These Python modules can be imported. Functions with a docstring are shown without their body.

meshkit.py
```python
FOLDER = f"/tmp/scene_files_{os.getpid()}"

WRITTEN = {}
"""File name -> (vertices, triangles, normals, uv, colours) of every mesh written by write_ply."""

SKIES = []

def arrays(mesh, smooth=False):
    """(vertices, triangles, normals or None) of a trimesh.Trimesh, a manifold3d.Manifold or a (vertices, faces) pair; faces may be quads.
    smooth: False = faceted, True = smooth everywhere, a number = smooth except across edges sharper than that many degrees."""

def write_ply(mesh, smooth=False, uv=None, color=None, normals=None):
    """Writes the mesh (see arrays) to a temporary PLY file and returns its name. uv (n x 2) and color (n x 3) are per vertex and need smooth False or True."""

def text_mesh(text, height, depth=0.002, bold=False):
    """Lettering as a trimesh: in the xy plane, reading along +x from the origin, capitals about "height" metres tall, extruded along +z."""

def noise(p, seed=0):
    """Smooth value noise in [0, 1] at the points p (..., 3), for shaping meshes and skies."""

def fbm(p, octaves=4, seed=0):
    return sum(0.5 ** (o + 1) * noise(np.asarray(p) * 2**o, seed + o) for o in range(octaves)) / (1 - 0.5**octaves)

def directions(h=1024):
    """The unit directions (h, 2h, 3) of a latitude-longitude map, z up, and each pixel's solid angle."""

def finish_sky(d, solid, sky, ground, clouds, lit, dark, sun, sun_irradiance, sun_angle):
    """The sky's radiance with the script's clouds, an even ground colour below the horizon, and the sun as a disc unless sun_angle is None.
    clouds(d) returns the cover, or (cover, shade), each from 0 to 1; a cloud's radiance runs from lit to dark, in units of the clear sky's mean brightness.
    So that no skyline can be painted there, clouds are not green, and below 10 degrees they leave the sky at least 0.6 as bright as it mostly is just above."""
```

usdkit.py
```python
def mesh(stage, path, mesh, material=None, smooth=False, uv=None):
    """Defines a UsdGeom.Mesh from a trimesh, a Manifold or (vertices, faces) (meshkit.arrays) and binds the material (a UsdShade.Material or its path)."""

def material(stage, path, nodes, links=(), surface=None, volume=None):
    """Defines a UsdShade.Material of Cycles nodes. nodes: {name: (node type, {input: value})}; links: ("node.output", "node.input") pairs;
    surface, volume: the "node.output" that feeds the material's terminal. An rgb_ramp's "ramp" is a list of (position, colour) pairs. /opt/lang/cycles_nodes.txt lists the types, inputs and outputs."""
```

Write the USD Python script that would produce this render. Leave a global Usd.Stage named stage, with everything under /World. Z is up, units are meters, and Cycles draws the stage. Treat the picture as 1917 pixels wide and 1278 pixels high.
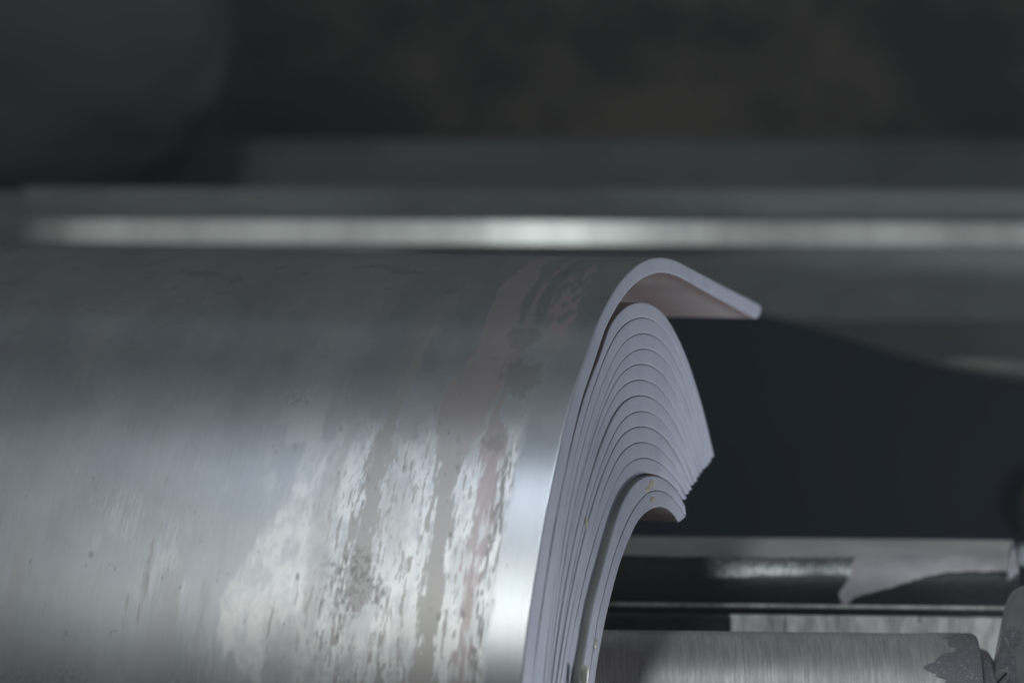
import math, random, numpy as np, trimesh
import usdkit, meshkit
from scipy.interpolate import CubicSpline
from scipy.ndimage import gaussian_filter1d
from shapely.geometry import Polygon
from pxr import Usd, UsdGeom, UsdLux, Gf, Sdf, Vt, UsdShade

random.seed(7); rng = np.random.default_rng(7)
stage = Usd.Stage.CreateInMemory()
UsdGeom.SetStageUpAxis(stage, 'Z'); UsdGeom.SetStageMetersPerUnit(stage, 1.0)
UsdGeom.Xform.Define(stage, '/World'); UsdGeom.Scope.Define(stage, '/World/Looks')

# ------------------------------------------------------------------ camera
CAMZ, DIST, PPM = 0.55, 4.0, 2000.0          # camera height, focus distance, photo pixels per metre at the focus plane
CAM = np.array([0.0, -DIST, CAMZ])
cam = UsdGeom.Camera.Define(stage, '/World/camera')
cam.AddTranslateOp().Set(Gf.Vec3d(*CAM)); cam.AddRotateXOp().Set(90.0)
cam.CreateHorizontalApertureAttr(36.0); cam.CreateVerticalApertureAttr(24.0)
cam.CreateFocalLengthAttr(36.0 * DIST / (1917 / PPM))
cam.CreateFStopAttr(2.9); cam.CreateFocusDistanceAttr(DIST - 0.06)
cam.CreateClippingRangeAttr(Gf.Vec2f(0.05, 100))
cam.CreateExposureAttr(0.0)

def at(px, py, y):
    """The point at world depth y that the photograph shows at pixel (px, py)."""
    s = (y + DIST) / DIST / PPM
    return np.array([(px - 958.5) * s, y, CAMZ + (639 - py) * s])
def ray(px, py):
    d = np.array([(px - 958.5) / PPM / DIST, 1.0, (639 - py) / PPM / DIST]); return d

# the coil's frame: its end face looks to the right, its axis runs to the left and slightly away
TH = math.radians(19.5)
NF = np.array([math.cos(TH), -math.sin(TH), 0.0])            # normal of the end face
HF = np.array([math.sin(TH), math.cos(TH), 0.0])             # horizontal in the end face, away from the camera
AX = np.array([-math.cos(TH), math.sin(TH), 0.0215]); AX /= np.linalg.norm(AX)
P0 = at(1200, 900, 0.0)
def on_face(px, py, off=0.0):
    d = ray(px, py); p0 = P0 + NF * off
    return CAM + d * (np.dot(p0 - CAM, NF) / np.dot(d, NF))

# ------------------------------------------------------------------ lamps
def rect_light(name, pos, target, w, h, inten, color, spread=None, up=(0, 0, 1)):
    pos, target = np.asarray(pos, float), np.asarray(target, float)
    z = pos - target; z /= np.linalg.norm(z)
    x = np.asarray(up, float); x = x - z * np.dot(x, z); x /= np.linalg.norm(x)   # "up" here = the direction of the lamp's width
    y = np.cross(z, x)
    L = UsdLux.RectLight.Define(stage, '/World/' + name)
    M = Gf.Matrix4d(*x, 0, *y, 0, *z, 0, *pos, 1)
    L.AddTransformOp().Set(M)
    L.CreateWidthAttr(w); L.CreateHeightAttr(h); L.CreateIntensityAttr(inten); L.CreateColorAttr(Gf.Vec3f(*color))
    return L
def reflected(px0, py0, px1, py1, dist):
    """Where a ray goes that meets the coil's outside between these two pixels of its edge: a point dist metres along the mirrored ray."""
    a, b = on_face(px0, py0), on_face(px1, py1); t = b - a; t /= np.linalg.norm(t)
    n = np.cross(AX, t); n /= np.linalg.norm(n)
    if n[1] > 0: n = -n
    c = (a + b) / 2; d = c - CAM; d /= np.linalg.norm(d)
    return c, c + (d - 2 * np.dot(d, n) * n) * dist
def coil_lamp(name, q0, q1, shift, w, inten, color):
    """A long lamp over the mill whose reflection runs along the coil from q0 to q1 (pixels of the coil's edge)."""
    c0, p0 = reflected(*q0, 2.4); c1, p1 = reflected(*q1, 2.4)
    rect_light(name, (p0 + p1) / 2 + AX * shift, (c0 + c1) / 2 + AX * shift, w, float(np.linalg.norm(p0 - p1)), inten, color, up=AX)
KEY = 1.0
coil_lamp('strip_lamp_upper', (1041, 870, 1035, 900), (1028.9, 930, 1023.4, 960), -0.20, 1.2, 5.2 * KEY, (0.85, 0.89, 1.0))
coil_lamp('strip_lamp_front', (1002.8, 1080, 998, 1110), (989.4, 1170, 985.7, 1200), -0.20, 1.2, 4.3 * KEY, (1.0, 0.99, 0.95))
rect_light('side_fill', (3.4, -1.6, 0.95), (0.15, 0.1, 0.45), 2.4, 1.8, 1.7 * KEY, (0.82, 0.89, 1.0), up=(0, 1, 0))  # soft fill added from the right for the end face; no window is seen
rect_light('beam_lamp', (0.34, 1.57, 1.52), (0.34, 1.37, 0.64), 2.0, 0.22, 0.75 * KEY, (0.95, 1.0, 0.98), up=(1, 0, 0))
rect_light('beam_lamp_001', (0.06, 1.57, 1.515), (0.06, 1.37, 0.64), 0.2, 0.22, 1.8 * KEY, (0.95, 1.0, 0.98), up=(1, 0, 0))
rect_light('hall_lamp', (-0.34, -2.3, 3.8), (0.4, 1.2, 0.6), 0.5, 0.4, 50.0 * KEY, (0.88, 0.96, 1.0), up=(1, 0, 0))
rect_light('underside_fill', (0.97, 0.28, 0.03), (0.12, 0.2, 0.55), 0.3, 0.3, 43.0 * KEY, (0.88, 0.92, 1.0), up=(0, 1, 0))  # unseen fill added low down to brighten the flap underside and end face

# ------------------------------------------------------------------ helpers
used = {}
def numbered(parent, name):
    k = (parent, name); n = used.get(k, 0); used[k] = n + 1
    return name if n == 0 else f'{name}_{n:03d}'
def keys(prim, label=None, category=None, group=None, kind=None):
    for k, v in (('label', label), ('category', category), ('group', group), ('kind', kind)):
        if v: prim.SetCustomDataByKey(k, v)
def obj(name, mesh, mat, parent=None, smooth=30, **kw):
    base = parent.GetPath().pathString if parent is not None else '/World'
    m = usdkit.mesh(stage, f'{base}/{numbered(base, name)}', mesh, mat, smooth=smooth)
    keys(m.GetPrim(), **kw); return m.GetPrim()
def thing(name, label, category, group=None):
    x = UsdGeom.Xform.Define(stage, '/World/' + numbered('/World', name))
    keys(x.GetPrim(), label, category, group); return x.GetPrim()
def chamfer_box(size, c):
    import manifold3d as m3
    s = np.array(size) / 2
    pts = []
    for sx in (-1, 1):
        for sy in (-1, 1):
            for sz in (-1, 1):
                for k in range(3):
                    v = np.array([sx, sy, sz]) * (s - c); v[k] += np.array([sx, sy, sz])[k] * c
                    pts.append(v)
    return trimesh.convex.convex_hull(np.array(pts))
def frame_mesh(mesh, x, y, z, o):
    """Places a mesh by its own x, y, z axes and origin."""
    T = np.eye(4); T[:3, 0], T[:3, 1], T[:3, 2], T[:3, 3] = x, y, z, o
    m = mesh.copy(); m.apply_transform(T)
    return m
def tilted(slope):
    """Axes of something that runs across the picture, falling by slope to the right."""
    x = np.array([1, 0, -slope]); x /= np.linalg.norm(x); y = np.array([0, 1.0, 0]); return x, y, np.cross(x, y)
def lathe(profile, n=96):
    """profile: (position along x, radius); turned about the x axis."""
    p = np.array(profile, float); a = np.linspace(0, 2 * np.pi, n, endpoint=False)
    v = np.stack([np.repeat(p[:, 0][:, None], n, 1), p[:, 1][:, None] * np.cos(a), p[:, 1][:, None] * np.sin(a)], -1).reshape(-1, 3)
    f = []
    i, j = np.meshgrid(np.arange(len(p) - 1), np.arange(n), indexing='ij'); j2 = (j + 1) % n
    q = np.stack([i * n + j, (i + 1) * n + j, (i + 1) * n + j2, i * n + j2], -1).reshape(-1, 4)
    f = np.vstack([q[:, [0, 2, 1]], q[:, [0, 3, 2]]])
    return trimesh.Trimesh(v, f, process=False)
def subdivide_along(a, b, n): return np.linspace(a, b, n)

# ------------------------------------------------------------------ materials
def mat(name, nodes, links, surface='p.BSDF'):
    return usdkit.material(stage, '/World/Looks/' + name, nodes, links, surface=surface)
POS = ('geometry', {})
def metal(name, c1, c2, rough=(0.3, 0.5), metallic=0.9, scale=(1, 1, 1), nscale=30, detail=5, bump=0.02, spec=0.5, lo=0.35, hi=0.65):
    """Worn metal: two tones and two roughnesses mixed by a stretched noise, with fine relief."""
    return mat(name, {
        'g': POS, 'm': ('mapping', {'scale': scale}), 'n': ('noise_texture', {'scale': nscale, 'detail': detail, 'roughness': 0.62}),
        'r': ('map_range', {'from_min': lo, 'from_max': hi, 'clamp': True}),
        'c': ('mix_color', {'a': c1, 'b': c2}), 'q': ('mix_float', {'a': rough[0], 'b': rough[1]}),
        'n2': ('noise_texture', {'scale': nscale * 6, 'detail': 3}), 'b': ('bump', {'strength': bump * 10, 'distance': 0.0006}),
        'p': ('principled_bsdf', {'metallic': metallic, 'specular_ior_level': spec})},
        [('g.position', 'm.vector'), ('m.vector', 'n.vector'), ('n.fac', 'r.value'), ('r.result', 'c.fac'), ('c.result', 'p.base_color'),
         ('r.result', 'q.fac'), ('q.result', 'p.roughness'), ('m.vector', 'n2.vector'), ('n2.fac', 'b.height'), ('b.normal', 'p.normal')])

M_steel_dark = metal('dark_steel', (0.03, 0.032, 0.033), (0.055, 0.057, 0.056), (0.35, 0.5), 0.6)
M_beam = metal('beam_steel', (0.23, 0.25, 0.245), (0.29, 0.31, 0.305), (0.45, 0.55), 0.2, (1.5, 6, 6), 6)
M_beam_edge = metal('beam_edge_steel', (0.30, 0.315, 0.31), (0.66, 0.68, 0.67), (0.24, 0.30), 0.95, (1.0, .05, .05), 7, detail=4)
M_flange = metal('flange_steel', (0.12, 0.133, 0.13), (0.165, 0.18, 0.175), (0.5, 0.6), 0.2, (1.5, 6, 6), 6)
M_teal = metal('dark_teal_paint', (0.002, 0.0055, 0.0085), (0.0035, 0.0085, 0.0125), (0.6, 0.75), 0.0, nscale=4, spec=0.15)
M_blue = metal('dark_blue_paint', (0.036, 0.044, 0.047), (0.056, 0.063, 0.065), (0.6, 0.8), 0.0, nscale=3, spec=0.3)
M_wall = metal('grimy_wall', (0.085, 0.077, 0.064), (0.24, 0.212, 0.175), (0.7, 0.9), 0.0, nscale=3.2, spec=0.2, lo=.42, hi=.6)
M_floor = metal('oily_concrete', (0.03, 0.03, 0.03), (0.06, 0.058, 0.055), (0.4, 0.7), 0.0, nscale=5)
M_rim = metal('worn_rim', (0.12, 0.12, 0.105), (0.2, 0.2, 0.17), (0.4, 0.6), 0.5, nscale=4)
M_grease = mat('yellow_grease', {'g': POS, 'n': ('noise_texture', {'scale': 400, 'detail': 3}), 'c': ('mix_color', {'a': (0.38, 0.35, 0.26), 'b': (0.46, 0.43, 0.33)}),
    'p': ('principled_bsdf', {'roughness': 0.35})}, [('g.position', 'n.vector'), ('n.fac', 'c.fac'), ('c.result', 'p.base_color')])

# sheet edge (sheared, matt) and rolled surface with its oil film, frosted residue and specks
M_sheet = mat('rolled_sheet', {
    'st': ('attribute', {'attribute': 'stain'}), 'mk': ('attribute', {'attribute': 'marks'}), 'fl': ('attribute', {'attribute': 'flow'}),
    'ss': ('separate_color', {}), 'sm': ('separate_color', {}),
    'map1': ('mapping', {'scale': (420, 22, 1)}), 'n1': ('noise_texture', {'scale': 1, 'detail': 4, 'roughness': 0.6}),
    'map2': ('mapping', {'scale': (14, 9, 1)}), 'n2': ('noise_texture', {'scale': 1, 'detail': 5, 'roughness': 0.6}),
    'r1': ('map_range', {'from_min': 0.3, 'from_max': 0.7, 'clamp': True}), 'r2': ('map_range', {'from_min': 0.3, 'from_max': 0.7, 'clamp': True}),
    'base': ('mix_color', {'a': (0.435, 0.475, 0.505), 'b': (0.51, 0.55, 0.575)}),
    'fine': ('mix_color', {'blend_type': 'multiply', 'b': (0.93, 0.93, 0.93)}),
    'cfrost': ('mix_color', {'b': (0.68, 0.71, 0.71)}), 'cfilm': ('mix_color', {'b': (0.37, 0.365, 0.35)}),
    'cpink': ('mix_color', {'b': (0.41, 0.36, 0.365)}), 'cspot': ('mix_color', {'b': (0.12, 0.125, 0.12)}),
    'cedge': ('mix_color', {}), 'sd': ('attribute', {'attribute': 'side'}), 'sc': ('separate_color', {}), 'cin': ('mix_color', {'b': (0.54, 0.49, 0.47)}), 'cin2': ('mix_color', {'b': (0.36, 0.27, 0.265)}), 'gp': ('geometry', {}), 'em': ('mapping', {'scale': (30, 30, 12)}), 'en': ('noise_texture', {'scale': 1, 'detail': 6, 'roughness': 0.65}), 'er': ('map_range', {'from_min': 0.32, 'from_max': 0.68, 'clamp': True}), 'ec': ('mix_color', {'a': (0.285, 0.312, 0.365), 'b': (0.345, 0.352, 0.395)}), 'me4': ('mix_float', {'b': 0.12}),
    'ro0': ('mix_float', {'a': 0.34, 'b': 0.38}), 'roc': ('mix_float', {'b': 0.27}), 'ro1': ('mix_float', {'b': 0.38}), 'ro2': ('mix_float', {'b': 0.42}), 'ro3': ('mix_float', {'b': 0.55}), 'ro4': ('mix_float', {'b': 0.62}),
    'me1': ('mix_float', {'a': 0.80, 'b': 0.72}), 'me2': ('mix_float', {'b': 0.58}), 'me3': ('mix_float', {'b': 0.25}),
    'h': ('math', {'math_type': 'multiply', 'value2': 1.0}), 'bp': ('bump', {'strength': 0.06, 'distance': 0.0004}),
    'p': ('principled_bsdf', {'specular_ior_level': 0.5})},
    [('st.color', 'ss.color'), ('mk.color', 'sm.color'), ('fl.vector', 'map1.vector'), ('map1.vector', 'n1.vector'), ('fl.vector', 'map2.vector'), ('map2.vector', 'n2.vector'),
     ('n1.fac', 'r1.value'), ('n2.fac', 'r2.value'), ('r2.result', 'base.fac'), ('base.result', 'fine.a'), ('r1.result', 'fine.fac'),
     ('fine.result', 'cfrost.a'), ('ss.g', 'cfrost.fac'), ('cfrost.result', 'cfilm.a'), ('ss.r', 'cfilm.fac'), ('cfilm.result', 'cpink.a'), ('ss.b', 'cpink.fac'),
     ('cpink.result', 'cspot.a'), ('sm.r', 'cspot.fac'), ('gp.position', 'em.vector'), ('em.vector', 'en.vector'), ('en.fac', 'er.value'), ('er.result', 'ec.fac'), ('ec.result', 'cedge.b'), ('cspot.result', 'cedge.a'), ('sm.g', 'cedge.fac'), ('cedge.result', 'cin.a'), ('sd.color', 'sc.color'), ('sc.r', 'cin.fac'), ('cin.result', 'cin2.a'), ('sc.g', 'cin2.fac'), ('cin2.result', 'p.base_color'),
     ('r2.result', 'ro0.fac'), ('ro0.result', 'roc.a'), ('sm.b', 'roc.fac'), ('roc.result', 'ro1.a'), ('ss.g', 'ro1.fac'), ('ro1.result', 'ro2.a'), ('ss.r', 'ro2.fac'), ('ro2.result', 'ro3.a'), ('sm.r', 'ro3.fac'), ('ro3.result', 'ro4.a'), ('sm.g', 'ro4.fac'), ('ro4.result', 'p.roughness'),
     ('ss.r', 'me1.fac'), ('me1.result', 'me2.a'), ('ss.b', 'me2.fac'), ('me2.result', 'me3.a'), ('sm.g', 'me3.fac'), ('me3.result', 'me4.a'), ('sc.r', 'me4.fac'), ('me4.result', 'p.metallic'),
     ('n1.fac', 'h.value1'), ('h.value', 'bp.height'), ('bp.normal', 'p.normal')])

# ------------------------------------------------------------------ the coil
BELOW = [(-8, 1380), (-13, 1500), (-14, 1620), (-11, 1760)]
def crv(pts, n=900, sm=9):
    p = np.array(pts, float); d = np.r_[0, np.cumsum(np.sqrt(np.linalg.norm(np.diff(p, axis=0), axis=1)) )]
    s = CubicSpline(d, p); q = s(np.linspace(0, d[-1], 3000))
    L = np.r_[0, np.cumsum(np.linalg.norm(np.diff(q, axis=0), axis=1))]
    t = np.linspace(0, L[-1], n); q = np.stack([np.interp(t, L, q[:, k]) for k in (0, 1)], 1)
    if sm:
        pad = np.vstack([2 * q[0] - q[sm * 4:0:-1], q, 2 * q[-1] - q[-2:-sm * 4 - 2:-1]])
        q = gaussian_filter1d(pad, sm, axis=0)[sm * 4:sm * 4 + n]
    return q
def below(x): return [(x + dx, y) for dx, y in BELOW[::-1]]
OUT1 = below(976) + [(976, 1278), (986, 1190), (994.5, 1126), (1003.5, 1073), (1013.5, 1010), (1024, 954), (1038, 878), (1054, 806), (1066, 757), (1079, 717), (1096, 668), (1117, 612), (1143, 557), (1169, 519), (1195, 494), (1215.5, 483.5), (1236.5, 480), (1257, 483.5), (1281, 495), (1312, 512), (1351, 533), (1390, 553), (1417, 566), (1427, 573)]
IN1 = below(997) + [(997, 1278), (1006, 1196), (1015, 1126), (1025, 1070), (1036, 1000), (1045, 945), (1058, 880), (1074, 810), (1085, 768), (1096, 720), (1107, 686), (1119, 650), (1131, 621), (1143, 596.5), (1159, 569), (1181, 539), (1202.5, 521), (1223, 511.5), (1243, 508.5), (1262.5, 514), (1294, 530), (1325, 548), (1364, 569), (1403, 590.5), (1419, 599)]
OUT2 = below(997) + [(997, 1278), (1006, 1196), (1015, 1126), (1025, 1070), (1036, 1000), (1045, 945), (1058, 880), (1074, 810), (1085, 768), (1097, 724), (1110, 689), (1124, 652), (1138, 619), (1153, 593.5), (1168.5, 575.5), (1184, 566), (1200, 563), (1215.5, 565.5), (1231, 574), (1247, 590), (1265, 620), (1278, 648.6), (1291, 682), (1307, 732), (1320, 779), (1329, 816), (1337.5, 855)]
o2 = np.array(OUT2[-11:], float); D_tab = (o2[:, 1] - 563, o2[:, 0] - 1200)
def Dr(dy): return np.interp(dy, *D_tab)
L_y = [0, 1, 2.5, 5, 9, 20, 35, 62, 77, 121, 188, 271, 335, 393, 500, 600, 700, 800, 900, 1000, 1200]
L_x = [0, 7.5, 12, 17.5, 24, 34.5, 44.5, 57, 63, 78, 97, 117, 130, 140, 156, 167, 175, 181, 185, 188, 190]
APEX = {2: (1202, 592), 3: (1204.5, 621.5), 4: (1206, 650.5), 5: (1200.5, 679), 6: (1197, 708.5), 7: (1199, 738), 8: (1200, 767.5), 9: (1199, 796.6), 10: (1199.5, 826), 11: (1203, 855.5), 12: (1213, 885)}
E0, E12 = np.array([1337.5, 855.0]), np.array([1280.0, 937.0])
def endpt(i): return E0 + (E12 - E0) * (i - 1) / 11.0
def boundary(i):
    ax, ay = APEX[i]; pts = []
    for d in [1760 - ay, 1620 - ay, 1500 - ay] + [x for x in (700, 600, 500, 393, 335, 271, 188, 121, 77, 52, 35, 20, 9, 4) if x < 1440 - ay]:
        t = min(max((d - 200) / 300, 0), 1)
        k = 1 + 0.1 * (12 - i) / 10 * (1 - 0.5 * t)
        pts.append((ax - k * np.interp(d, L_y, L_x), ay + d))
    pts.append((ax, ay))
    e = endpt(i); dyt, dxt = e[1] - ay, e[0] - ax; k = dxt / Dr(dyt)
    for f in (0.03, 0.10, 0.2, 0.33, 0.5, 0.66, 0.84, 1.0):
        pts.append((ax + k * Dr(f * dyt), ay + f * dyt))
    return pts
B = {i: crv(boundary(i)) for i in range(2, 13)}
B13 = crv(below(1102) + [(1102, 1278), (1112, 1209), (1120.6, 1154), (1131.4, 1109), (1147, 1050), (1160, 1012), (1176.5, 972), (1195, 941), (1213, 921.5), (1229, 916), (1245, 920), (1260, 931), (1274, 949), (1284, 966)])
OUT13 = crv(below(1086) + [(1086, 1278), (1096.6, 1217.5), (1105, 1165), (1114, 1122), (1127, 1072), (1146.5, 1001), (1161, 954), (1179, 917), (1197, 897), (1217, 889), (1236, 892), (1254, 903), (1271, 923), (1281.5, 945)])
IN14 = crv(below(1114) + [(1114, 1278), (1125, 1206.6), (1136, 1152), (1149, 1098), (1166, 1041), (1182.5, 1000), (1195, 975), (1205, 963), (1218, 953), (1231, 948.5), (1244, 949), (1255, 955), (1264, 965), (1271, 977)])

M_sheets = M_sheet
def split_branches(c, n1, n2):
    k = int(np.argmin(c[:, 1])); out = []
    for seg, n in ((c[:k + 1], n1), (c[k:], n2)):
        L = np.r_[0, np.cumsum(np.linalg.norm(np.diff(seg, axis=0), axis=1))]; t = np.linspace(0, L[-1], n)
        out.append(np.stack([np.interp(t, L, seg[:, j]) for j in (0, 1)], 1))
    return np.vstack([out[0], out[1][1:]])

S = lambda x, a, b: np.clip((x - a) / (b - a), 0, 1) ** 2 * (3 - 2 * np.clip((x - a) / (b - a), 0, 1))
def N(a, v, fa, fv, seed, octv=4): return meshkit.fbm(np.stack([a * fa, v * fv, 0 * a + seed * 3.7], -1), octv, seed)
def band(a, c, w, soft): return 1 - S(np.abs(a - c), w - soft, w + soft)
def stains(u, v, a):
    """Oil film, frosted residue, pink film and specks on the outside of the coil: u, v photo pixels of the spot, a its distance from the end face in pixels."""
    film, frost, pink, spot = (np.zeros_like(a) for _ in range(4))
    w = (N(a, v, 1 / 60, 1 / 160, 1) - .5) * 60                      # slow meander of the runs
    w2 = (N(a, v, 1 / 16, 1 / 55, 2, 5) - .5) * 58                      # ragged edges
    w3 = (N(a, v, 1 / 6, 1 / 20, 3, 3) - .5) * 34
    n_st = N(a, v, 1 / 9, 1 / 70, 4); n_st2 = N(a, v, 1 / 4.2, 1 / 30, 5, 3); n_big = N(a, v, 1 / 110, 1 / 110, 6); n_med = N(a, v, 1 / 28, 1 / 45, 7)
    # frosted, drier region beside the edge
    lim = np.interp(v, [740, 790, 830, 900, 980, 1060, 1120, 1200, 1280], [300, 350, 420, 455, 480, 520, 560, 545, 500])
    fr = S(lim - a + w * 1.3 + w2 * 1.6 + w3 * .8, -6, 22) * S(v + w2 * 1.2 + w3, 760, 850)
    fr *= (0.30 + 0.70 * S(n_med * .6 + n_st * .4, .36, .54)) * (.62 + .38 * S(N(a, v, 1 / 7, 1 / 12, 21, 3), .36, .56))
    fr *= S(a + w2 * .4, 66, 80)
    frost = np.maximum(frost, fr * .9)
    hi = band(v, 880, 130, 60) * S(a, 340, 400) * (1 - S(a, 470, 540)) * S(n_med, .45, .62)
    frost = np.maximum(frost, hi * .45)
    frost = np.maximum(frost, .35 * S(n_big, .5, .65) * S(v, 840, 960) * (1 - S(a, 850, 1000)) * S(a, 420, 600) * S(n_st2, .42, .6))
    # broad runs of oil film
    c1 = np.interp(v, [500, 660, 760, 850, 930, 1010, 1110], [285, 300, 312, 312, 313, 314, 306])
    w1 = np.interp(v, [500, 560, 700, 800, 900, 960, 1060, 1110, 1170], [3, 5, 7, 10, 12, 13, 10, 13, -8])
    r1 = S(w1 - np.abs(a - c1 + w * .35) + w2 * .5 + w3 * .5, -2.5, 2.5)
    c2 = np.interp(v, [480, 560, 660, 770, 900, 1000, 1100, 1278, 1400], [190, 182, 165, 186, 184, 178, 174, 172, 172])
    w2_ = np.interp(v, [470, 520, 620, 720, 800, 860, 930, 1050, 1200, 1300, 1420], [12, 24, 30, 48, 42, 15, 10, 12, 10, 14, 16])
    r2 = S(w2_ - np.abs(a - c2 + w * .4) + w2 * .55 + w3 * .5, -2.5, 2.5)
    low = S(v, 760, 880)
    film = np.maximum(film, np.maximum(r1 * .8, r2 * low * .85))
    pink = np.maximum(pink, r2 * (1 - low * .8) * .75)
    # dark film blobs in the upper part of the second run
    for (bu, bv, ru, rv, s_) in ((988, 636, 30, 24, .9), (975, 705, 38, 42, .9), (925, 830, 30, 16, .55), (770, 800, 26, 34, .45), (745, 770, 60, 22, .3)):
        d = ((u - bu) / ru) ** 2 + ((v - bv) / rv) ** 2 + (N(a, v, 1 / 26, 1 / 26, 31, 4) - .5) * 3.4 + w3 / 40
        film = np.maximum(film, (1 - S(d, .55, 1.25)) * s_ * .35)
        spot = np.maximum(spot, (1 - S(d, .5, 1.25)) * .55 * s_)
    # fingers and drops breaking away from the runs
    for c_, wd in ((c1, w1), (c2, w2_ * .8)):
        px_ = np.exp(-(np.abs(a - c_ + w * .4) / (wd * 1.9 + 8)) ** 2)
        film = np.maximum(film, S(n_st2 * .6 + n_st * .4 + .20 * px_, .585, .625) * low * (wd > 1) * (1 - S(a, 380, 450)) * S(a, 74, 88) * .8)
    # third, pinkish run broken into fine drops
    c3 = np.interp(v, [780, 900, 1000, 1060, 1278], [128, 112, 108, 109, 100]); w3_ = np.interp(v, [740, 820, 900, 1000, 1080, 1160, 1278], [6, 20, 18, 22, 22, 16, 26])
    r3 = S(w3_ - np.abs(a - c3 + w * .3) + w2 * .7 + w3 * .8, -2, 2) * (0.25 + .75 * S(n_st * .5 + n_st2 * .5, .40, .52))
    pink = np.maximum(pink, r3 * .8)
    # fine dribbles
    drib = S(n_st2 * .6 + n_st * .4, .545, .59) * S(v, 790, 870)
    film = np.maximum(film, drib * (1 - S(a, 330, 460)) * S(a, 74, 88) * .8)
    edge = S(n_st2, .50, .58) * band(a + w2 * .4, 84, 12, 8) * S(v, 800, 860)
    spot = np.maximum(spot, edge * .4); film = np.maximum(film, edge * .6)
    for (ca, v0, v1, ww) in ((698, 875, 960, 7), (694, 985, 1180, 9), (686, 930, 1010, 6), (559, 860, 950, 5), (560, 980, 1080, 5), (610, 1120, 1190, 6), (585, 1060, 1130, 4), (720, 1060, 1190, 4), (455, 1100, 1278, 8)):
        r = S(ww - np.abs(a - ca + w * .25 + (v - v0) * .0) + w2 * .35 + w3 * .25 - 5, -2, 2) * S(v, v0, v0 + 25) * (1 - S(v, v1 - 30, v1))
        film = np.maximum(film, r * .7 * (.25 + .75 * S(n_st2, .40, .50)))
    # mottled pinkish crust near the edge, upper part
    d = ((a - 76 + (v - 560) * .13) / 30) ** 2 + ((v - 570) / 90) ** 2
    pink = np.maximum(pink, (1 - S(d, .35, 1.3)) * S(N(a, v, 1 / 8, 1 / 13, 11), .42, .54) * .95)
    film = np.maximum(film, (1 - S(d, .5, 1.6)) * .3)
    # faint vertical film in the upper dark part
    film = np.maximum(film, .35 * S(N(a, v, 1 / 55, 1 / 320, 12), .52, .7) * S(v, 500, 600))
    pink = np.maximum(pink, .25 * (1 - S(((u - 640) / 110) ** 2 + ((v - 560) / 40) ** 2 + w2 / 60, .3, 1.4)))
    # grey mould and specks
    for (bu, bv, ru, rv, s_) in ((655, 1060, 60, 46, .45), (560, 745, 40, 20, .5), (640, 1120, 60, 60, .3), (700, 1100, 30, 40, .5), (30, 1278, 160, 34, .45), (120, 1262, 40, 20, .5)):
        d = ((u - bu) / ru) ** 2 + ((v - bv) / rv) ** 2
        spot = np.maximum(spot, (1 - S(d, .1, 1.2)) * (.18 + .82 * S(N(a, v, 1 / 4.5, 1 / 7, 13), .47, .62)) * s_)
    r = np.random.default_rng(3)
    for k in range(260):
        bu, bv = r.uniform(0, 990), r.uniform(500, 1278); rr = r.choice([1.6, 2.2, 3, 4.2], p=[.45, .3, .18, .07])
        if k % 3 == 0: bu = r.uniform(620, 1000)
        el = r.uniform(.8, 2.2) if bv > 780 else r.uniform(.35, .8)
        m = (np.abs(u - bu) < 12) & (np.abs(v - bv) < 14)
        if m.any():
            d = ((u[m] - bu) / rr) ** 2 + ((v[m] - bv) / (rr * el)) ** 2
            spot[m] = np.maximum(spot[m], (1 - S(d, .3, 1.4)) * r.uniform(.15, .5))
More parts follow.
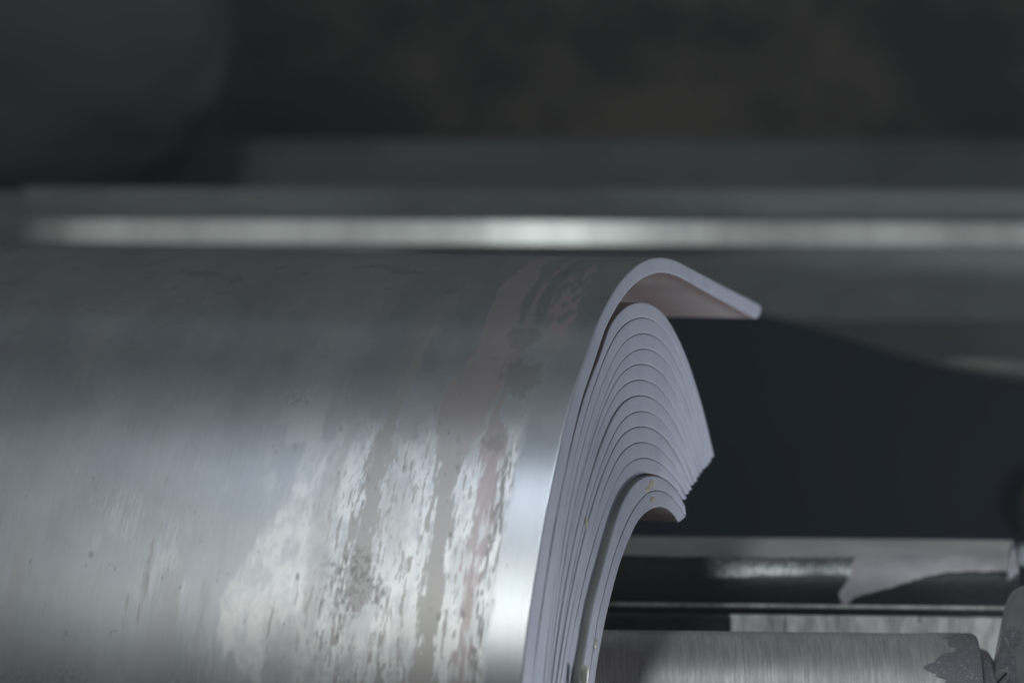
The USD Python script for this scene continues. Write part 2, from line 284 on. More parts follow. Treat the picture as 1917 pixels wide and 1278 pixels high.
    spot = np.maximum(spot, .35 * S(N(a, v, 1 / 60, 1 / 10, 15), .6, .72) * (1 - S(v, 620, 760)))
    clean = (1 - S(a + w2 * .4, 60, 80)) * S(v, 760, 880)
    return clean, film * (1 - .5 * pink), np.clip(frost * (1 - film * .9) * (1 - pink * .9), 0, 1), pink, spot

coil = thing('sheet_metal_coil', 'large oil-streaked coil of thick grey sheet metal, its layered cut end facing right', 'metal coil')
PX = 1 / PPM
WIDTH = 1.05
def wrap(i, outer, inner, off, fine=False, label=None):
    n1, n2 = (420, 130) if fine else (110, 60)
    o2d, i2d = split_branches(outer, n1, n2), split_branches(inner, n1, n2)
    po = np.array([on_face(*q, off) for q in o2d]); pi = np.array([on_face(*q, off) for q in i2d])
    ns = len(po)
    adep = (np.r_[np.arange(0, 760) * 2.0 * PX + .0016, np.linspace(1525 * PX, WIDTH, 40)] if fine else np.r_[.0016, .004, .02, .06, .15, .3, .5, .75, WIDTH])
    # cross-section: (t across thickness, depth from the face, kind)
    sec = [(0.012, d) for d in adep[::-1]] + [(.022, .0005), (.05, .0002), (.13, .0001), (.25, 0), (.5, 0), (.75, 0), (.87, .0001), (.95, .0002), (.978, .0005)] + [(.988, d) for d in (.0016, .004, .02, .08, .2, .4, .7, WIDTH)]
    t = np.array([s[0] for s in sec]); dep = np.array([s[1] for s in sec]); m = len(sec)
    V = po[:, None] * (1 - t)[None, :, None] + pi[:, None] * t[None, :, None] + AX[None, None] * dep[None, :, None]
    if fine:
        rest = np.r_[np.cumsum(np.linalg.norm(np.diff(po, axis=0), axis=1)[::-1])[::-1], 0]
        k = np.clip(1 - rest / .012, 0, 1); sc_ = .35 + .65 * np.sqrt(np.clip(1 - k ** 2, 0, 1))
        tt = .5 + (t[None, :] - .5) * sc_[:, None]
        V = po[:, None] * (1 - tt)[..., None] + pi[:, None] * tt[..., None] + AX[None, None] * dep[None, :, None]
    # slight unevenness of the sheared edge
    wob = (meshkit.fbm(np.stack([np.arange(ns) * .05, np.full(ns, i * 5.1), np.zeros(ns)], -1), 3, i) - .5) * .0012
    V += (-AX)[None, None] * (wob[:, None] * (np.clip(1 - dep / .02, 0, 1))[None, :])[..., None]
    idx = np.arange(ns * m).reshape(ns, m)
    q = np.stack([idx[:-1, :-1], idx[1:, :-1], idx[1:, 1:], idx[:-1, 1:]], -1).reshape(-1, 4)
    ring_close = np.stack([idx[:-1, -1], idx[1:, -1], idx[1:, 0], idx[:-1, 0]], -1)
    q = np.vstack([q, ring_close])
    verts = V.reshape(-1, 3); faces = np.vstack([q[:, [0, 1, 2]], q[:, [0, 2, 3]]])
    # caps at both cut ends of the sheet
    nv = len(verts); caps_v, caps_f = [], []
    for r, flip in ((0, False), (ns - 1, True)):
        ring = V[r]; c = len(caps_v)
        b = nv + sum(len(x) for x in caps_v)
        # joined outer side to inner side, strip by strip
        fo = [k for k in range(m)]
        caps_v.append(np.vstack([ring, ring.mean(0)[None]]))
        cf = np.array([[b + k, b + (k + 1) % m, b + m] for k in range(m)])
        caps_f.append(cf if flip else cf[:, ::-1])
    verts = np.vstack([verts] + caps_v); faces = np.vstack([faces] + caps_f)
    tm = trimesh.Trimesh(verts, faces, process=False)
    if tm.volume < 0: faces = faces[:, ::-1]; tm = trimesh.Trimesh(verts, faces, process=False)
    pr = obj('wrap', (verts, faces), M_sheets, coil, smooth=True, label=label)
    me = UsdGeom.Mesh(pr)
    # attributes
    rel = verts - CAM; u = rel[:, 0] / rel[:, 1] * DIST * PPM + 958.5; v = 639 - rel[:, 2] / rel[:, 1] * DIST * PPM
    apx = np.r_[np.tile(dep, ns), np.tile(np.r_[dep, .4], 2)] * PPM
    arc = np.r_[0, np.cumsum(np.linalg.norm(np.diff(po, axis=0), axis=1))]
    s_ = np.r_[np.repeat(arc, m), np.full(m + 1, arc[0]), np.full(m + 1, arc[-1])]
    edge = np.r_[np.tile((dep < .0012).astype(float), ns), np.ones(2 * (m + 1))]
    st = np.zeros((len(verts), 3)); mk = np.zeros((len(verts), 3)); mk[:, 1] = edge
    if fine:
        on = np.r_[np.tile(np.arange(m) < len(adep), ns), np.zeros(2 * (m + 1), bool)]
        k_ap = int(np.argmin(o2d[:, 1])); on &= (np.r_[np.repeat(np.arange(ns), m), np.zeros(2 * (m + 1))] <= k_ap + 2)
        cl, fi, fr, pk, sp = stains(u[on], v[on], apx[on] * math.cos(TH))
        st[on, 0], st[on, 1], st[on, 2], mk[on, 0] = fi, fr, pk, sp; mk[on, 2] = cl
    else:
        st[:, 0] = np.r_[np.tile((np.arange(m) < len(adep)).astype(float), ns), np.zeros(2 * (m + 1))]; mk[:, 0] = st[:, 0] * .6
    inside = np.r_[np.tile(np.arange(m) >= len(adep) + 9, ns), np.zeros(2 * (m + 1), bool)]
    sd = np.zeros((len(verts), 3)); sd[inside, 0] = 1
    sd[inside, 1] = np.clip((meshkit.fbm(np.stack([apx[inside] / 34, s_[inside] * 5, 0 * s_[inside]], -1), 4, 5) - .42) * 6, 0, 1)
    pv = UsdGeom.PrimvarsAPI(me)
    fl = np.stack([apx / PPM, s_, np.full(len(verts), i * 3.3)], -1)
    for nm, arr, ty in (('side', sd, Sdf.ValueTypeNames.Color3fArray), ('stain', st, Sdf.ValueTypeNames.Color3fArray), ('marks', mk, Sdf.ValueTypeNames.Color3fArray), ('flow', fl, Sdf.ValueTypeNames.Float3Array)):
        pv.CreatePrimvar(nm, ty, 'vertex').Set(Vt.Vec3fArray.FromNumpy(arr.astype(np.float32)))
    return pr

tang = np.array([0.22, 0.975]); perp = np.array([-0.90, 0.43])
def cut(c, i, side, slide):
    """Ends curve c where wrap i is cut: square across the sheet, each wrap stepped from the next."""
    e = endpt(i) + tang * slide; c = c.copy()
    if side == 'in': e = e + perp * 7.2
    n = 60; d = e - c[-1]; wgt = np.linspace(0, 1, n) ** 2
    c[-n:] += d * wgt[:, None]
    return c
def side_smooth(pts):
    """An even curve: smoothed strongly along the side of the coil, lightly over the bend at the top."""
    a, b = crv(pts), crv(pts, sm=45); k = int(np.argmin(a[:, 1]))
    t = np.clip((a[:, 1] - 600) / 90, 0, 1); t = t * t * (3 - 2 * t); t[k:] = 0
    return a + (b - a) * t[:, None]
out1, in1, out2 = side_smooth(OUT1), side_smooth(IN1), side_smooth(OUT2)
wrap(1, out1, in1, 0.0, fine=True, label='outermost wrap, streaked with oil, its end sprung open above the others')
prev = out2
for i in range(2, 13):
    nxt = B[i]; sl = random.uniform(-2.5, 2.5)
    wrap(i, cut(prev, i - 1, 'out', sl), cut(nxt, i - 1, 'in', sl), random.uniform(-.0008, .0008))
    prev = nxt
wrap(13, OUT13, B13, 0.0065, label='inner wrap standing proud of the end face beside a narrow gap')
wrap(14, B13, IN14, 0.0062, label='innermost wrap around the hollow core')

def lump(px, py, w, h, seed, name='grease_smear', off=0.0, depth=.0012, tilt=0.0, material=M_grease):
    m = trimesh.creation.icosphere(3); v = m.vertices * 1.0
    nse = meshkit.fbm(v * 2.2 + seed * 9.1, 3, seed) - .5
    v = v * (1 + nse[:, None] * .9)
    e1 = HF * math.cos(tilt) + np.array([0, 0, 1]) * math.sin(tilt); e2 = -HF * math.sin(tilt) + np.array([0, 0, 1]) * math.cos(tilt)
    c = on_face(px, py, off)
    w3 = w / 2 / PPM / math.sin(TH - .03); h3 = h / 2 / PPM
    m.vertices = c + v[:, :1] * e1 * w3 + v[:, 1:2] * e2 * h3 + v[:, 2:] * NF * depth
    return obj(name, m, material, coil, smooth=True)
lump(1219, 906, 9, 16, 1, off=.0065); lump(1212, 916, 8, 9, 2, off=.0065); lump(1222, 934, 8, 8, 3, off=.0063)
lump(1098, 980, 5, 24, 4, depth=.0008); lump(1115, 1205, 5, 20, 6, off=.0065, depth=.001)

# ------------------------------------------------------------------ rollers and rails to the right
RS = 0.0105
rx, ry, rz = tilted(RS)
def run(px0, px1, py_mid, y):
    """Start point, end point of something running across at depth y (py at the middle of the run)."""
    pm = at((px0 + px1) / 2, py_mid, y); L = (px1 - px0) / PPM * (y + DIST) / DIST
    return pm, L

# --- front roller
M_roller = mat('brushed_roller', {
    'g': POS, 'm': ('mapping', {'scale': (520, 26, 26)}), 'n': ('noise_texture', {'scale': 1, 'detail': 4, 'roughness': 0.65}),
    'm2': ('mapping', {'scale': (26, 14, 14)}), 'n2': ('noise_texture', {'scale': 1, 'detail': 5, 'roughness': 0.6}),
    'm3': ('mapping', {'scale': (90, 60, 60), 'rotation': (0, .5, 0)}), 'v': ('noise_texture', {'scale': 1, 'detail': 6, 'roughness': .75, 'distortion': 1.2}),
    'r1': ('map_range', {'from_min': 0.32, 'from_max': 0.68, 'clamp': True}), 'r2': ('map_range', {'from_min': 0.4, 'from_max': 0.62, 'clamp': True}), 'r3': ('map_range', {'from_min': 0.60, 'from_max': 0.70, 'clamp': True}),
    'c1': ('mix_color', {'a': (0.46, 0.445, 0.44), 'b': (0.78, 0.76, 0.75)}), 'c2': ('mix_color', {'b': (0.42, 0.40, 0.40)}), 'c2f': ('math', {'math_type': 'multiply', 'value2': 0.6}),
    'c3': ('mix_color', {'b': (0.62, 0.62, 0.62)}), 'q': ('mix_float', {'a': 0.38, 'b': 0.52}), 'bp': ('bump', {'strength': 0.3, 'distance': 0.0006}),
    'p': ('principled_bsdf', {'metallic': 0.5})},
    [('g.position', 'm.vector'), ('m.vector', 'n.vector'), ('g.position', 'm2.vector'), ('m2.vector', 'n2.vector'), ('g.position', 'm3.vector'), ('m3.vector', 'v.vector'),
     ('n.fac', 'r1.value'), ('n2.fac', 'r2.value'), ('v.fac', 'r3.value'), ('r1.result', 'c1.fac'), ('c1.result', 'c2.a'), ('r2.result', 'c2f.value1'), ('c2f.value', 'c2.fac'), ('c2.result', 'c3.a'), ('r3.result', 'c3.fac'),
     ('c3.result', 'p.base_color'), ('n2.fac', 'q.fac'), ('q.result', 'p.roughness'), ('n.fac', 'bp.height'), ('bp.normal', 'p.normal')])
M_cast = mat('wet_grit_metal', {
    'g': POS, 'n': ('noise_texture', {'scale': 420, 'detail': 4, 'roughness': .75}), 'n2': ('noise_texture', {'scale': 40, 'detail': 3}),
    'r': ('map_range', {'from_min': 0.58, 'from_max': 0.63, 'clamp': True}), 'c': ('mix_color', {'a': (0.19, 0.185, 0.20), 'b': (0.27, 0.265, 0.28)}), 'c2': ('mix_color', {'b': (0.6, 0.6, 0.64)}),  # pale specks are glints of the wet grit, put into the colour
    'bp': ('bump', {'strength': 0.9, 'distance': 0.001}), 'p': ('principled_bsdf', {'metallic': 0.3, 'roughness': 0.45})},
    [('g.position', 'n.vector'), ('g.position', 'n2.vector'), ('n.fac', 'r.value'), ('n2.fac', 'c.fac'), ('c.result', 'c2.a'), ('r.result', 'c2.fac'), ('c2.result', 'p.base_color'), ('n.fac', 'bp.height'), ('bp.normal', 'p.normal')])
M_plate = metal('grey_plate', (0.30, 0.295, 0.30), (0.38, 0.375, 0.375), (0.4, 0.55), 0.3, nscale=14, lo=.4, hi=.6)
M_worn = metal('worn_bright_steel', (0.42, 0.43, 0.40), (0.95, 0.96, 0.91), (0.4, 0.6), 0.1, (60, 12, 16), 1.0, detail=5)
M_rear = mat('scaly_glint_roller', {
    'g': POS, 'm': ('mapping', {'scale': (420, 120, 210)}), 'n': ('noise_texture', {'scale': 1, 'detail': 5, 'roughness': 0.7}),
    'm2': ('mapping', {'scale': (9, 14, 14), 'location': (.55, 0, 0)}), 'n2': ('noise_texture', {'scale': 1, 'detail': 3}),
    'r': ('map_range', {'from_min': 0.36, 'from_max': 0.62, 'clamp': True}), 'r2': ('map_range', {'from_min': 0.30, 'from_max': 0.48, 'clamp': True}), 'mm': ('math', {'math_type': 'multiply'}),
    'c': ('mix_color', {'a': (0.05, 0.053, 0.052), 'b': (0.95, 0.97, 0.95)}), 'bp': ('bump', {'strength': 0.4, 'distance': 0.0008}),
    'xyz': ('separate_xyz', {}), 'xa': ('map_range', {'range_type': 'smoothstep', 'from_min': 0.195, 'from_max': 0.215, 'clamp': True}), 'xb': ('map_range', {'range_type': 'smoothstep', 'from_min': 0.40, 'from_max': 0.34, 'clamp': True}), 'xm': ('math', {'math_type': 'multiply'}), 'zw': ('math', {'math_type': 'multiply_add', 'value2': 0.016}), 'za': ('map_range', {'range_type': 'smoothstep', 'from_min': 0.3145, 'from_max': 0.3195, 'clamp': True}), 'zm': ('math', {'math_type': 'multiply'}), 'x2': ('math', {'math_type': 'multiply_add', 'value2': 0.93, 'value3': 0.04}), 'mx': ('math', {'math_type': 'multiply'}),  # keeps pale scale to the lit patch; its reflections are painted in
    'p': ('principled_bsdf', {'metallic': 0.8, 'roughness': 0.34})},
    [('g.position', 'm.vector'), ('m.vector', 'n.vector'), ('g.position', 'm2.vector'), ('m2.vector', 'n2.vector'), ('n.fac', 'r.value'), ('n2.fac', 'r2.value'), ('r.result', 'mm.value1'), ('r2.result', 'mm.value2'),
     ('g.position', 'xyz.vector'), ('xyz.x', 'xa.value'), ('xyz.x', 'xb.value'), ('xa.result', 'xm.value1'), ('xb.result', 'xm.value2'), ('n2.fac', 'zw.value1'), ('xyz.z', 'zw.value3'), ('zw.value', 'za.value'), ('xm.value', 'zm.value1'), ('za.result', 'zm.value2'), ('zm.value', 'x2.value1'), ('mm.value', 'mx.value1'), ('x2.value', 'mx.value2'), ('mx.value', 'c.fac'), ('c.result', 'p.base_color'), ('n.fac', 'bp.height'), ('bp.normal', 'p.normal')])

YF, RF = 0.13, 0.085
pm, Lf = run(1090, 1825, 1182, YF)
front = thing('front_roller', 'near brushed steel roller emerging from under the coil along the bottom right edge', 'roller')
prof = [(0, 0), (0, RF - .004), (.004, RF), (Lf * .4, RF), (Lf - .0025, RF), (Lf, RF - .0025), (Lf, 0)]
xs = np.linspace(.004, Lf - .0025, 40); prof = [(0, 0), (0, RF - .004)] + [(x, RF) for x in xs] + [(Lf, RF - .0025), (Lf, .04), (Lf, 0)]
o = pm - rx * (Lf / 2) - rz * RF
obj('roller_body', frame_mesh(lathe(prof, 160), rx, ry, rz, o), M_roller, front)
# gritty wet band on the roller's right end
gb = lathe([(Lf - .030, RF + .0002), (Lf - .029, RF + .0007), (Lf - .004, RF + .0009), (Lf + .0006, RF - .0015), (Lf + .0006, .03)], 900)
gv = gb.vertices; ang = np.arctan2(gv[:, 2], gv[:, 1]); nz = meshkit.fbm(np.stack([np.cos(ang) * 6, np.sin(ang) * 6, gv[:, 0] * 0], -1), 3, 8)
left = gv[:, 0] < Lf - .02; gv[left, 0] += (nz[left] - .6) * .05
gb.vertices = gv
obj('grit_coat', frame_mesh(gb, rx, ry, rz, o), M_cast, front, label='rough dark wet residue on the right end')
# end collar: lower and rougher
ec = lathe([(Lf + .0012, RF - .03), (Lf + .0012, RF - .016), (Lf + .004, RF - .0135), (Lf + .012, RF - .0155), (Lf + .0165, RF - .022), (Lf + .0175, RF - .035), (Lf + .0175, 0)], 120)
ev = ec.vertices; nn = meshkit.fbm(ev * 160, 4, 8) - .5; ec.vertices = ev + ec.vertex_normals * (nn * .0022)[:, None]
obj('end_collar', frame_mesh(ec, rx, ry, rz, o), M_cast, front)

# --- worn rail behind the front roller
YW = 0.26
rail = thing('worn_rail', 'scratched light grey steel rail showing between the two rollers', 'rail')
pm, L = run(1366, 1895, 1153, YW)
bx = chamfer_box((L, .03, .09), .0015)
obj('rail_bar', frame_mesh(bx, rx, ry, rz, pm + rz * (-.045)), M_worn, rail, smooth=False)
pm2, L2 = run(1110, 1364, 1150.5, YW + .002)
obj('rail_bar', frame_mesh(chamfer_box((L2, .03, .09), .0015), rx, ry, rz, pm2 + rz * (-.045)), M_steel_dark, rail, smooth=False, label='left section of the rail, coloured dark for the shadow of the coil')  # coil shadow on the rail, painted as a darker steel section
for k, (px, h) in enumerate(((1470, 34), (1722, 13))):       # vertical joints scratched across its face
    p = at(px, 1150 + h / 2 + (px - 1500) * RS, YW - .0155)
    obj('joint_line', frame_mesh(trimesh.creation.box((.0007, .0012, h * PX)), rx, ry, rz, p), M_steel_dark, rail, smooth=False)

# --- thin ledge behind it
YL = 0.33
ledge = obj('ledge_strip', frame_mesh(chamfer_box((1000 * PX, .012, .0034), .0008), rx, ry, rz, at(1500, 1131, YL) - rz * .0017), M_worn, None, smooth=False,
            label='thin worn metal strip running along the dark groove below the rear roller', category='strip')
tray = obj('groove_tray', frame_mesh(chamfer_box((1000 * PX, .06, .10), .001), rx, ry, rz, at(1500, 1144, YL + .01) - rz * .055), M_steel_dark, None, smooth=False,
           label='dark steel trough wall in the groove between rear roller and worn rail', category='trough')

# --- rear roller
YR, RR = 0.47, 0.062
pm, L = run(1130, 1896, 1009, YR)
rear = thing('rear_roller', 'dark scaly roller with painted glints and a bright flat top band behind the coil end', 'roller')
o = pm - rx * (L / 2) - rz * RR
prof = [(0, 0), (0, RR - .002)] + [(x, RR) for x in np.linspace(.002, L - .002, 40)] + [(L, RR - .002), (L, 0)]
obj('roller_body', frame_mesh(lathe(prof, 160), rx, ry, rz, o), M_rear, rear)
def shell(a0, a1, x0, x1, r, th=.0012, fn=None, nx=160, na=40):
    """A curved sheet lying on the roller from angle a0 to a1 (degrees towards the camera from the top) between x0 and x1; fn(x) -> end angle."""
    X, A = np.meshgrid(np.linspace(x0, x1, nx), np.linspace(0, 1, na), indexing='ij')
    end = np.array([fn(x) for x in X[:, 0]]) if fn else np.full(nx, a1)
    ang = np.radians(a0 + (end[:, None] - a0) * A)
    layers = []
    for rr in (r, r + th):
        layers.append(np.stack([X, -rr * np.sin(ang), rr * np.cos(ang)], -1).reshape(-1, 3))
    idx = np.arange(nx * na).reshape(nx, na); top = idx + nx * na
    quad = lambda a, b, c, d: np.stack([a, b, c, d], -1).reshape(-1, 4)
    Q = [quad(top[:-1, :-1], top[1:, :-1], top[1:, 1:], top[:-1, 1:]), quad(idx[:-1, :-1], idx[:-1, 1:], idx[1:, 1:], idx[1:, :-1]),
         quad(idx[:-1, -1], top[:-1, -1], top[1:, -1], idx[1:, -1]), quad(idx[:-1, 0], idx[1:, 0], top[1:, 0], top[:-1, 0]),
         quad(idx[0, :-1], top[0, :-1], top[0, 1:], idx[0, 1:]), quad(idx[-1, :-1], idx[-1, 1:], top[-1, 1:], top[-1, :-1])]
    q = np.vstack(Q); m = trimesh.Trimesh(np.vstack(layers), np.vstack([q[:, [0, 1, 2]], q[:, [0, 2, 3]]]), process=False)
    m.fix_normals(); return m
def drop_to_angle(py_drop):                     # photo pixels below the roller's top edge -> angle on the roller
    c = 1 - py_drop / (RR * PPM * DIST / (DIST + YR)); return math.degrees(math.acos(max(min(c, 1), -1)))
kx = lambda px: (px - 1130) / PPM * (YR + DIST) / DIST
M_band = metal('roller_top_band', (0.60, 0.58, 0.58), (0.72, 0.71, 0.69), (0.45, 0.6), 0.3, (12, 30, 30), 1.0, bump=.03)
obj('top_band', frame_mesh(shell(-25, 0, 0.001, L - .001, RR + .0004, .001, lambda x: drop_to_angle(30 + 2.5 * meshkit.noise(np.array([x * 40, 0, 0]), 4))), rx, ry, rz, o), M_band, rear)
def tongue(x):
    px = 1130 + x * PPM * DIST / (DIST + YR)
    return drop_to_angle(np.interp(px, [1562, 1566, 1572, 1580, 1592, 1640, 1690, 1725, 1760, 1800, 1850, 1895], [88, 113, 118, 115, 105, 90, 75, 63, 56, 53, 53, 54]))
def tongue_top(px): return None
# the torn offcut: a thin sheet curling down over the roller to a hooked point
def offcut():
    nx, na = 200, 36
    pxs = np.linspace(1563, 1895, nx)
    lo = np.interp(pxs, [1563, 1566, 1570, 1578, 1592, 1640, 1690, 1725, 1760, 1800, 1850, 1895], [98, 106, 114, 113, 101, 88, 73, 63, 56, 53, 53, 55])
    hi = np.interp(pxs, [1563, 1566, 1570, 1576, 1582, 1586, 1592, 1600, 1700, 1895], [93, 89, 84, 77, 66, 48, 36, 29, 27, 27])
    lo += (meshkit.fbm(np.stack([pxs / 9, pxs * 0, pxs * 0], -1), 3, 3) - .5) * 3
    X = np.array([kx(p) for p in pxs])[:, None] * np.ones((1, na)); A = np.linspace(0, 1, na)[None, :]
    drop = hi[:, None] + (lo - hi)[:, None] * A
    ang = np.radians(np.vectorize(drop_to_angle)(np.minimum(drop, 119)))
    L_ = []
    for th in (.0016, .0032):
        rr = RR + th + .001 * (meshkit.fbm(np.stack([X * 30, ang * 3, X * 0], -1), 3, 9) - .3)
        L_.append(np.stack([X, -rr * np.sin(ang), rr * np.cos(ang)], -1).reshape(-1, 3))
    m = shell(0, 1, 0, 1, 1, nx=nx, na=na); m = trimesh.Trimesh(np.vstack(L_), m.faces, process=False); 
    if m.volume < 0: m.invert()
    return m
M_offcut = metal('offcut_metal', (0.50, 0.47, 0.50), (0.66, 0.64, 0.64), (0.42, 0.6), 0.2, (25, 25, 25), 1.0, bump=.06)
obj('metal_offcut', frame_mesh(offcut(), rx, ry, rz, o), M_offcut, None, label='torn sliver of grey sheet with a hooked tip draped over the rear roller', category='metal scrap')
# shaft stub and fin at the roller's right end
stub = thing('shaft_stub', 'short lilac-grey shaft end with a pointed fin at the right end of the rear roller', 'shaft')
sb = lathe([(0, 0), (0, .0105), (.0015, .012), (.05, .012), (.05, 0)], 48)
obj('shaft', frame_mesh(sb, rx, ry, rz, at(1904, 1037, YR - .02)), M_sheet, stub)
fin = trimesh.creation.extrude_polygon(Polygon([(-.006, -.026), (.0015, -.022), (.003, .004), (.0005, .0125), (-.002, .003)]), .02)
fin.vertices = fin.vertices[:, [0, 2, 1]] * np.array([1, 1, 1]); fin.fix_normals()
obj('fin', frame_mesh(fin, rx, ry, rz, at(1897, 1040, YR - .06)), M_cast, stub, smooth=False)

# --- end plate at the right edge
plate = thing('end_plate', 'grey rounded steel plate with dark grit and a slotted screw in the bottom right corner', 'plate')
YP = 0.09
def pl(px, py): q = at(px, py, YP); return q[0], q[2]
pp = crv([(1862, 1290), (1866, 1240), (1873, 1205), (1881, 1165), (1890, 1130), (1898, 1113), (1908, 1104), (1925, 1098), (1960, 1096), (2000, 1096)], 120, 3)
poly = Polygon([pl(*q) for q in pp] + [pl(2000, 1340), pl(1859, 1340)])
pe = trimesh.creation.extrude_polygon(poly.buffer(-.0012), .03); pe.vertices = pe.vertices[:, [0, 2, 1]] + [0, YP, 0]; pe.fix_normals()
inner_ = trimesh.creation.extrude_polygon(poly, .026); inner_.vertices = inner_.vertices[:, [0, 2, 1]] + [0, YP + .0012, 0]; inner_.fix_normals()
obj('plate_body', trimesh.util.concatenate([pe, inner_]), M_plate, plate, smooth=30)
gp = crv([(1868, 1290), (1873, 1230), (1880, 1200), (1886, 1178), (1896, 1172), (1910, 1180), (1906, 1200), (1897, 1215), (1902, 1235), (1900, 1256), (1908, 1268), (1898, 1285)], 200, 2)
jit = (meshkit.fbm(np.stack([gp[:, 0] / 5, gp[:, 1] / 5, gp[:, 0] * 0], -1), 3, 2) - .5)[:, None] * 9
gpoly = Polygon([pl(*q) for q in gp + jit * np.array([1, .6])]).buffer(0)
gpoly = max(gpoly.geoms, key=lambda g: g.area) if hasattr(gpoly, 'geoms') else gpoly
gm = trimesh.creation.extrude_polygon(gpoly, .002); gm.vertices = gm.vertices[:, [0, 2, 1]] + [0, YP - .0008, 0]; gm.fix_normals()
obj('grit_patch', gm, M_cast, plate, smooth=False, label='dark speckled grit stuck to the plate')
sc = lathe([(0, 0), (0, .0062), (.0012, .0072), (.004, .0074), (.004, 0)], 40); sv = sc.vertices[:, [2, 0, 1]].copy()
sc.vertices = sv; sc.fix_normals()
pc = at(1876, 1267, YP - .004)
scr = obj('screw', trimesh.Trimesh(sc.vertices + pc, sc.faces, process=False), M_plate, plate)
slot = trimesh.creation.box((.0125, .0012, .0016)); slot.apply_transform(trimesh.transformations.rotation_matrix(-.8, (0, 1, 0)))
obj('slot', trimesh.Trimesh(slot.vertices + pc + [0, -.0003, 0], slot.faces, process=False), M_steel_dark, scr, smooth=False)

# small translucent plastic bit lodged at the inner wraps
M_bit = mat('cloudy_plastic', {'g': POS, 'm': ('mapping', {'scale': (900, 900, 120)}), 'n': ('noise_texture', {'scale': 1, 'detail': 3}), 'c': ('mix_color', {'a': (0.52, 0.50, 0.36), 'b': (0.70, 0.70, 0.60)}),
    'p': ('principled_bsdf', {'roughness': 0.35})}, [('g.position', 'm.vector'), ('m.vector', 'n.vector'), ('n.fac', 'c.fac'), ('c.result', 'p.base_color')])
bit = lathe([(0, 0), (.0008, .0022), (.002, .0036), (.0045, .0042), (.0075, .0040), (.016, .0030), (.022, .0024), (.022, 0)], 28)
bv = bit.vertices; th_ = np.arctan2(bv[:, 2], bv[:, 1]); k = 1 + .08 * np.cos(th_ * 7) + .12 * (meshkit.fbm(bv * 300, 3, 2) - .5)
bv[:, 1] *= k; bv[:, 2] *= k
b3 = frame_mesh(trimesh.Trimesh(bv, bit.faces, process=False), np.array([.03, .0, -1]), np.array([1.0, 0, .03]), np.array([0, -1.0, 0]), on_face(1093, 1243, .0065 + .004))
b3.fix_normals()
obj('plastic_bit', b3, M_bit, None, smooth=True, label='tiny cloudy yellowish plug stuck to the coil edge at the bottom of the picture', category='plug')

# ------------------------------------------------------------------ machine behind (out of focus)
YB = 1.35
bxx, byy, bzz = tilted(.004)
beam = thing('cross_beam', 'long blurred grey steel beam with a bright bevelled edge behind the coil', 'beam')
s = (YB + DIST) / DIST / PPM
def P(dy, dz): return (dy, dz)
# profile in (depth, height) with heights from photo pixels about the bevel
h = lambda py: CAMZ + (639 - py) * s
z = {k: h(k) for k in (352, 414, 459, 600)}
x0, x1 = at(36, 430, YB)[0], at(2150, 430, YB)[0]
def extr(prof, m, name, xa, xb):
    poly = Polygon(prof); e = trimesh.creation.extrude_polygon(poly, xb - xa)
    v = e.vertices; xx = v[:, 2] + xa
    e.vertices = np.stack([xx, v[:, 0], v[:, 1] - (xx - .3) * .004], -1); e.fix_normals()
    return obj(name, e, m, beam, smooth=False)
extr([(YB + .06, z[414] + .001), (YB + .055, z[352]), (YB + .30, z[352]), (YB + .30, z[414] + .001)], M_flange, 'top_flange', x0, x1)
extr([(YB, z[459]), (YB + .04, z[414]), (YB + .30, z[414]), (YB + .30, z[459])], M_beam_edge, 'bevel_edge', x0, x1)
extr([(YB + .012, z[459] - .001), (YB + .30, z[459] - .001), (YB + .30, z[600]), (YB + .05, z[600])], M_beam, 'lower_web', x0, x1)

extr([(YB + .10, z[352] - .004), (YB + .30, z[352] - .004), (YB + .30, z[600]), (YB + .10, z[600])], M_flange, 'end_block', x0 - .6, x0 - .002)

# dark rounded stand below the beam on the right with a worn rim
YS = 1.12
stand = thing('dark_stand', 'large blurred dark teal machine stand filling the right middle behind the rollers', 'machine stand')
s2 = (YS + DIST) / DIST / PPM
top = crv([(1150, 560), (1300, 570), (1430, 588), (1560, 625), (1700, 668), (1800, 692), (1917, 713), (2050, 728), (2250, 735)], 120, 4)
w_ = lambda px, py: (at(px, py, YS)[0], at(px, py, YS)[2])
sp = Polygon([w_(*q) for q in top] + [w_(2250, 1700), w_(1150, 1700)])
e = trimesh.creation.extrude_polygon(sp, .12); e.vertices = e.vertices[:, [0, 2, 1]] + [0, YS, 0]; e.fix_normals()
obj('stand_body', e, M_teal, stand)
rim_c = np.array([q for q in top if q[0] > 1735]); wv = np.interp(rim_c[:, 0], [1735, 1800, 1917, 2300], [3, 20, 38, 50])
up = rim_c - np.stack([0 * wv, wv], 1)
rp = Polygon([w_(*q) for q in up] + [w_(*q) for q in (rim_c - [0, 1])[::-1]])
e = trimesh.creation.extrude_polygon(rp.buffer(0), .05); e.vertices = e.vertices[:, [0, 2, 1]] + [0, YS + .02, 0]; e.fix_normals()
obj('worn_rim', e, M_rim, stand)
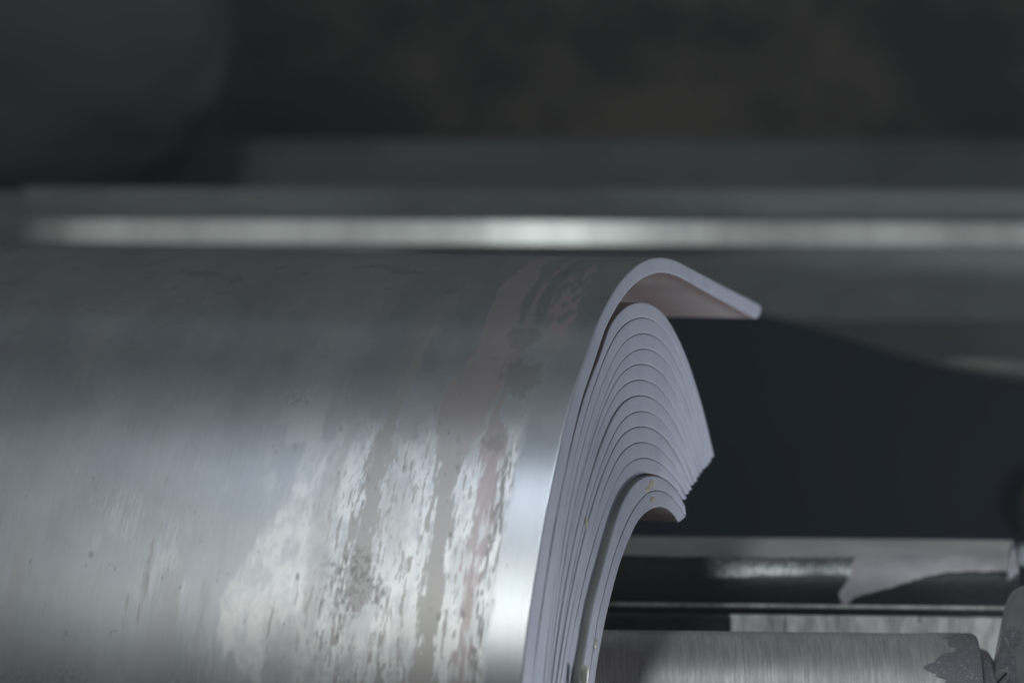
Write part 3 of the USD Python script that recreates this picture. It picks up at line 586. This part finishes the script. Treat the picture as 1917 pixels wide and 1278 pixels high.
# amber fitting, right edge
fit = trimesh.creation.icosphere(3); fit.vertices = fit.vertices * [.03, .02, .04] * (1 + .2 * (meshkit.fbm(fit.vertices * 2, 2, 1) - .5))[:, None] + at(1948, 955, YS - .03)
obj('brass_fitting', fit, metal('dull_brass', (.02, .018, .006), (.035, .03, .01), (.5, .7), .3), None, smooth=True, label='dull brass fitting blurred on the dark stand at the right edge', category='fitting')

# bearing block upper left
YK = 1.9
kb = trimesh.creation.icosphere(5); kb.vertices = np.sign(kb.vertices) * np.abs(kb.vertices) ** .75 * [.52, .15, .29] * (1 + .16 * (meshkit.fbm(kb.vertices * 1.7, 3, 4) - .5))[:, None]
blk = obj('bearing_block', trimesh.Trimesh(kb.vertices + at(20, 120, YK) + [-.20, 0, .06], kb.faces, process=False), M_blue, None, smooth=False, label='blurred dark blue block in the upper left behind the beam', category='machine block')
# lower wall behind the beam, paler, and the grimy wall above
ledge2 = chamfer_box((6, .1, .6), .03)
obj('back_ledge', trimesh.Trimesh(ledge2.vertices + [0, 2.15, CAMZ + (639 - 262) * (2.15 + DIST) / DIST / PPM - .3], ledge2.faces, process=False), metal('grey_green_paint', (.075, .085, .077), (.115, .125, .115), (.5, .7), 0.0, nscale=3, spec=.3), None, smooth=False,
    label='dim grey-green ledge running along just above the bright beam', category='ledge')
wall = trimesh.creation.box((9, .1, 4.2)); wall.apply_translation((0, 2.7, 2.1))
obj('wall', wall, M_wall, None, smooth=False, kind='structure')
fl = trimesh.creation.box((9, 9, .1)); fl.apply_translation((0, -1.0, -.05))
obj('floor', fl, M_floor, None, smooth=False, kind='structure')

# thin oil mist hanging over the mill
mist = usdkit.material(stage, '/World/Looks/mill_haze', {'v': ('principled_volume', {'color': (0.80, 0.90, 1.0), 'density': 0.0105, 'anisotropy': 0.1})}, [], volume='v.volume')
hz = trimesh.creation.box((9.6, 8.6, 6.4)); hz.apply_translation((0, -1.2, 2.1))
obj('haze', hz, mist, None, smooth=False, kind='stuff')

# unseen hood, added to block the beam lamp from the coil
hood = obj('added_hood', trimesh.util.concatenate([trimesh.creation.box((2.8, .004, .24), trimesh.transformations.translation_matrix((.15, 1.40, 1.46))), trimesh.creation.box((2.8, .36, .004), trimesh.transformations.translation_matrix((.15, 1.58, 1.582)))]), M_blue, None, smooth=False,
    label='unseen dark sheet-metal hood added above the beam to keep its light off the coil', category='added hood')
